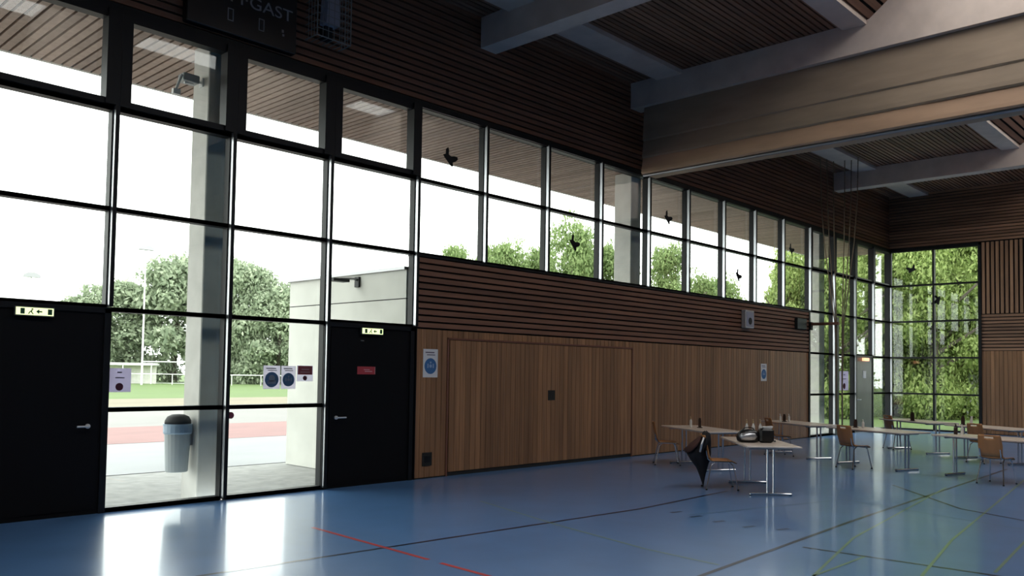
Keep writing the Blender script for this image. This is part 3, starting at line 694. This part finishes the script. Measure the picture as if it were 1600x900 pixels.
# ------------------------------------------------------------------ litter bin and floodlight on the first column
t = thing('litter_bin', 'grey plastic litter bin with a pale blue bag rim on the first concrete column', 'bin', (2.79, .49, .36))
b = MB(); b.lathe([(.135, 0), (.145, .01), (.172, .56), (.175, .60)], 0, 0, 20); b.build('body', M['bin'], t, smooth=False)
b = MB(); b.lathe([(.178, .51), (.186, .53), (.186, .62), (.190, .645), (.176, .645)], 0, 0, 20); b.build('bag_rim', M['bag'], t)
b = MB(); b.lathe([(.172, .645), (.168, .69), (.14, .74), (.08, .77), (.02, .775)], 0, 0, 20); b.build('lid', M['rubber'], t, smooth=True)
b = MB(); b.box(.15, -.04, .35, .205, .04, .62); b.build('bracket', M['steel'], t)
t = thing('wall_floodlight', 'small floodlight on an arm near the top of the first concrete column', 'lamp', (2.995, .50, 5.72))
b = MB(); b.tube([(0, 0, 0), (-.12, 0, .0), (-.16, -.03, -.05), (-.28, -.03, -.06)], .018, 6); b.box(-.03, -.05, -.06, 0, .05, .06); b.build('arm', M['white'], t)
b = MB(); b.bbox(-.32, -.10, -.05, -.09, .08, .06, .01); b.build('lamp_head', M['bin'], t)
b = MB(); b.tube([(-.34, -.08, .02), (-.38, -.08, -.1), (-.42, -.08, -.22)], .02, 6); b.box(-.46, -.11, -.27, -.36, -.05, -.2); b.build('sensor', M['white'], t)

# ------------------------------------------------------------------ climbing ropes gathered at the far glazing
for i in range(6):
    dx = (i-2.5)*.19
    b = MB(); pts = [(dx*q*.45, -dx*q*.9, z-4.5) for q, z in ((1.15, 8.055), (1.1, 6.8), (.92, 5.6), (.62, 4.4), (.34, 3.3), (.26, 1.8), (.26, .28))]
    b.tube(pts, .014, 6); o = b.build('climbing_rope', M['rope'], label='pale climbing rope hanging from the ceiling, gathered in the bundle before the far glazing', cat='rope', group='gathered climbing ropes', loc=(21.42, -.95+(i % 3)*.045, 4.5))
t = thing('rope_hook_arm', 'brown wooden arm holding the climbing ropes back at the far glazing', 'arm', (21.38, -.06, 3.28))
b = MB(); b.box(-.05, -.85, -.03, .05, 0, .05); b.build('arm', M['wood_bar'], t); b = MB(); b.box(-.07, -.06, -.16, .07, 0, .07); b.build('bracket', M['rubber'], t)

# ------------------------------------------------------------------ tables
def make_table():
    t = thing('folding_table', '', 'table')
    b = MB(); b.bbox(-.92, -.40, .712, .92, .40, .742, .006); b.build('table_top', M['top'], t)
    for s in (-1, 1):
        x = .70*s
        b = MB()
        for d in (-.045, .045): b.tube([(x, d, .035), (x, d, .69)], .017, 10)
        lg = b.build('leg', M['chrome'], t)
        b = MB(); b.bbox(x-.028, -.31, .006, x+.028, .31, .038, .008); b.build('foot_bar', M['chrome'], lg)
        for q in (-.29, .29):
            b = MB(); b.lathe([(.022, 0), (.022, .008)], x, q, 10); b.build('foot_glide', M['rubber'], lg)
        b = MB(); b.bbox(x-.02, -.32, .682, x+.02, .32, .712, .004); b.build('bearer', M['steel'], lg)
    b = MB(); b.box(-.70, -.012, .67, .70, .012, .705); b.build('stretcher', M['steel'], t)
    return t
TB = [(9.90, -4.33, 41.5, 'pale folding table carrying the black handbag, nearest to the camera'),
      (11.95, -2.10, 60, 'pale folding table against the wood wall, farthest left of the tables'),
      (15.66, -2.35, 60, 'pale folding table before the far end of the wood wall, two white bottles on it'),
      (14.80, -4.35, 70, 'pale folding table with the orange plywood chair at its left end'),
      (19.25, -3.70, 55, 'dark-looking folding table against the light of the end window'),
      (14.40, -6.53, 76, 'pale folding table at the right edge behind the nearest orange chair'),
      (18.00, -5.62, 60, 'pale folding table at the right edge, farthest back before the end wall')]
t0 = make_table()
for i, (x, y, a, lab) in enumerate(TB):
    if i == 0: t0.location = (x, y, 0); t0.rotation_euler = (0, 0, math.radians(a)); t0['label'] = lab; t0['group'] = 'folding tables in the hall'
    else: dup(t0, (x, y, 0), math.radians(a), lab)

# ------------------------------------------------------------------ chairs (facing +x)
def make_chair():
    t = thing('plywood_chair', '', 'chair')
    # seat: curved shell
    def shell(nu, nv, f, th, hole=None):
        vs = []; fs = []; top = {}; bot = {}
        for i in range(nu+1):
            for j in range(nv+1):
                p, n_ = f(i/nu, j/nv); top[i, j] = len(vs); vs.append(tuple(p)); bot[i, j] = len(vs); vs.append(tuple(p-n_*th))
        cells = {(i, j) for i in range(nu) for j in range(nv) if not (hole and hole(i, j))}
        for (i, j) in cells:
            fs.append((top[i, j], top[i+1, j], top[i+1, j+1], top[i, j+1])); fs.append((bot[i, j], bot[i, j+1], bot[i+1, j+1], bot[i+1, j]))
            for (a, b_, di, dj) in (((i, j), (i, j+1), -1, 0), ((i+1, j), (i+1, j+1), 1, 0), ((i, j), (i+1, j), 0, -1), ((i, j+1), (i+1, j+1), 0, 1)):
                if (i+di, j+dj) not in cells: fs.append((top[a], top[b_], bot[b_], bot[a]))
        mb = MB(); mb.add(vs, fs); return mb
    def seatf(u, v):
        x = -.19+.41*u; y = (v-.5)*(.40+.03*u)
        if u > .9: y *= 1-.06*(u-.9)/.1
        z = .455-.018*math.cos((v-.5)*math.pi)+(.02 if u < .01 else 0)-(.035*max(0, u-.82)/.18)**1.0*(1 if u > .82 else 0)
        return Vector((x, y, z)), Vector((0, 0, 1))
    shell(10, 8, seatf, .011).build('seat', M['ply'], t, smooth=True)
    def backf(u, v):      # u up, v across
        z = .462+.375*u; wd = .385-.05*abs(u-.5)*1.2+.01; y = (v-.5)*wd
        if u > .92: y *= .95
        x = -.185-.075*u-.03*math.cos((v-.5)*math.pi)
        if u < .12: x += .03*(.12-u)/.12
        return Vector((x, y, z)), Vector((1, 0, 0))
    shell(12, 10, backf, .011, hole=lambda i, j: i == 10 and 3 <= j <= 6).build('backrest', M['ply'], t, smooth=True)
    fr = MB()
    for s in (-1, 1): fr.tube([(.17, .165*s, .43), (-.17, .165*s, .432), (-.215, .165*s, .47), (-.245, .165*s, .60)], .0095, 8)
    fr.tube([(.12, -.165, .43), (.12, .165, .43)], .0095, 8); fr.tube([(-.14, -.165, .432), (-.14, .165, .432)], .0095, 8)
    fr.build('seat_frame', M['chrome'], t)
    for s in (-1, 1):
        for f in (1, -1):
            b = MB(); bx, by = (.235*f if f > 0 else -.245), .215*s
            b.tube([(.10*f, .165*s, .428), (.165*f, .175*s, .38), (bx, by, .012)], .0105, 8); lg = b.build('leg', M['chrome'], t)
            b = MB(); b.lathe([(.016, 0), (.016, .02)], bx, by, 8); b.build('foot_cap', M['rubber'], lg)
    return t
CH = [(11.83, -1.40, -52, 'dark-looking plywood chair by the wood wall, left of the farthest-left table'),
      (9.48, -3.90, -50, 'plywood chair with a black coat over its back, beside the handbag table'),
      (15.42, -2.0, -40, 'dark plywood chair at the left end of the table with two white bottles'),
      (14.2, -4.14, -24, 'orange plywood chair with empty seat at the middle of the hall, turned right'),
      (19.55, -3.12, -38, 'dark-looking plywood chair against the glazing, left of the dark table'),
      (13.72, -6.74, -10, 'orange plywood chair seen from behind, nearest chair at the right edge'),
      (17.5, -5.58, -25, 'orange plywood chair partly hidden behind the right-hand table with the dark bottle')]
c0 = make_chair()
for i, (x, y, a, lab) in enumerate(CH):
    if i == 0: c0.location = (x, y, 0); c0.rotation_euler = (0, 0, math.radians(a)); c0['label'] = lab; c0['group'] = 'plywood chairs at the tables'
    else: dup(c0, (x, y, 0), math.radians(a), lab)

# coat over the second chair's back
cx, cy, ca = CH[1][0], CH[1][1], math.radians(CH[1][2])
t = thing('coat', 'black coat hung over the back of a plywood chair, one corner drooping to the floor', 'coat', (cx+.03, cy-.035, 0), ca)
rnd = random.Random(8)
def coat_body(rows, name, m, n=22):
    """rows: (z, x0, x1, half depth): draped closed body with vertical folds"""
    vs = []; fs = []
    for k, (z, xa, xb, hd) in enumerate(rows):
        for j in range(n):
            a = 2*math.pi*j/n; f = 1+.13*math.sin(5*a+z*5)+.06*math.sin(9*a+2)
            xa2 = -.25+(xa+.25)*.70; xb2 = -.25+(xb+.25)*.9; vs.append(((xa2+xb2)/2+(xb2-xa2)/2*math.cos(a)*f, hd*math.sin(a)*f, z+.012*math.sin(3*a+k)))
    for k in range(len(rows)-1):
        for j in range(n): fs.append((k*n+j, k*n+(j+1) % n, (k+1)*n+(j+1) % n, (k+1)*n+j))
    fs += [tuple(range(n-1, -1, -1)), tuple(range((len(rows)-1)*n, len(rows)*n))]
    b = MB(); b.add(vs, fs); b.build(name, m, t, smooth=True)
coat_body([(.885, -.30, -.25, .10), (.86, -.34, -.21, .17), (.78, -.39, -.20, .20), (.70, -.47, -.195, .20), (.62, -.60, -.20, .17), (.55, -.69, -.20, .14), (.46, -.62, -.22, .12), (.34, -.50, -.25, .09), (.20, -.41, -.28, .06), (.08, -.35, -.30, .035), (.02, -.33, -.31, .02)], 'coat_body', M['cloth'])
coat_body([(.80, -.42, -.36, .07), (.74, -.52, -.36, .12), (.67, -.66, -.38, .14), (.60, -.76, -.44, .12), (.555, -.74, -.56, .08)], 'lining', M['cloth_brown'])
b = MB(); b.tube([(-.33, -.19, .80), (-.37, -.215, .70), (-.39, -.20, .58)], .018, 6); b.build('strap', M['silver'], t)

# ------------------------------------------------------------------ things on the tables
TZ = .742
def bottle(x, y, lab, h=.17, r=.026, m='bottle', cap='white', name='spray_bottle', cat='bottle', group=None):
    t = thing(name, lab, cat, (x, y, TZ), 0, group)
    b = MB(); b.lathe([(r*.92, 0), (r, .006), (r, h*.62), (r*.55, h*.74), (r*.45, h*.80)], 0, 0, 14); b.build('body', M[m], t, smooth=False)
    b = MB(); b.lathe([(r*.42, h*.80), (r*.42, h*.9), (r*.2, h*.92), (r*.2, h)], 0, 0, 10); b.tube([(0, 0, h), (-r*1.3, 0, h)], r*.22, 6); b.build('pump', M[cap], t)
    return t
bottle(11.95, -1.86, 'slim pale pump bottle on the farthest-left table', .21, .024, 'bottle', 'brass')
bottle(15.62, -1.93, 'left of the two white bottles on the table by the end of the wood wall', .17)
bottle(15.78, -2.06, 'right of the two white bottles on the table by the end of the wood wall', .17)
bottle(15.03, -4.00, 'white bottle beside the dark holder on the table with the orange chair', .17)
bottle(14.55, -5.98, 'clear-looking pale bottle on the right-edge table, right of the dark bottle', .19)
bottle(14.66, -5.84, 'dark red-brown bottle on the right-edge table left of the pale bottle', .19, .034, 'dark_item', 'rubber')
for (x, y, l) in ((10.45, -3.84, 'left of three small bottles with golden pumps behind the handbag'), (10.52, -3.92, 'middle of three small bottles with golden pumps behind the handbag'), (10.61, -4.00, 'right of three small bottles with golden pumps behind the handbag')):
    bottle(x, y, l, .30, .027, 'bottle', 'brass', 'pump_bottle')
def holder(x, y, rz, lab, h=.17, w_=.11):
    t = thing('card_holder', lab, 'holder', (x, y, TZ), rz)
    b = MB(); b.bbox(-.035, -w_/2, 0, .035, w_/2, .014, .003); b.build('base', M['dark_item'], t)
    b = MB(); b.prism([(-w_/2, .014), (w_/2, .014), (w_/2, h*.7), (w_*.3, h), (-w_*.3, h), (-w_/2, h*.7)], 'x', -.006, .006); b.build('card', M['dark_item'], t)
holder(12.05, -2.0, -.6, 'dark card holder beside the slim bottle on the farthest-left table', .19)
holder(15.72, -1.98, -.6, 'dark card holder between the two white bottles')
holder(15.0, -3.86, -.6, 'dark card holder at the far end of the table with the orange chair')
holder(18.95, -3.68, -.6, 'dark arched holder standing on the dark-looking table', .21, .13)
holder(18.25, -4.98, -.6, 'dark card holder at the left end of the farthest right table', .2)
t = thing('leaning_card', 'white card leaning beside the dark holder on the farthest right table', 'card', (18.32, -5.12, TZ), -.6)
b = MB(); b.prism([(-.06, 0), (.05, 0), (.0, .2), (-.05, .2)], 'x', 0, .006); b.build('sheet', M['paper'], t)
# handbag
t = thing('handbag', 'black rounded handbag with a silvery shining front on the nearest table', 'bag', (9.63, -4.30, TZ), math.radians(-48))
b = MB(); b.lathe([(.11, 0), (.165, .02), (.18, .08), (.16, .14), (.11, .185), (.05, .20)], 0, 0, 20, 1.05, .65); b.build('body', M['leather'], t, smooth=True)
b = MB(); b.lathe([(.03, .03), (.105, .045), (.14, .09), (.11, .14), (.03, .155)], -.02, -.075, 16, 1, .55); b.build('silver_side', M['silver'], t, smooth=True)  # silvery bag side, with its shiny highlight put into the colour
b = MB(); b.tube([(-.10, 0, .17), (-.07, 0, .215), (0, .0, .23), (.07, 0, .215), (.10, 0, .17)], .008, 6); b.build('handle', M['leather'], t)
t = thing('shoulder_bag', 'black boxy shoulder bag right of the handbag, white papers showing', 'bag', (9.79, -4.52, TZ), math.radians(-48))
b = MB(); b.bbox(-.12, -.09, 0, .10, .08, .22, .03); b.build('body', M['leather'], t)
b = MB(); b.prism([(-.05, .2205), (.08, .2205), (.09, .255), (-.06, .245)], 'y', -.04, .03); b.build('papers', M['paper'], t)
b = MB(); b.lathe([(.015, .0), (.018, .02), (.010, .045)], .10, -.11, 10); b.build('metal_tag', M['chrome'], t)
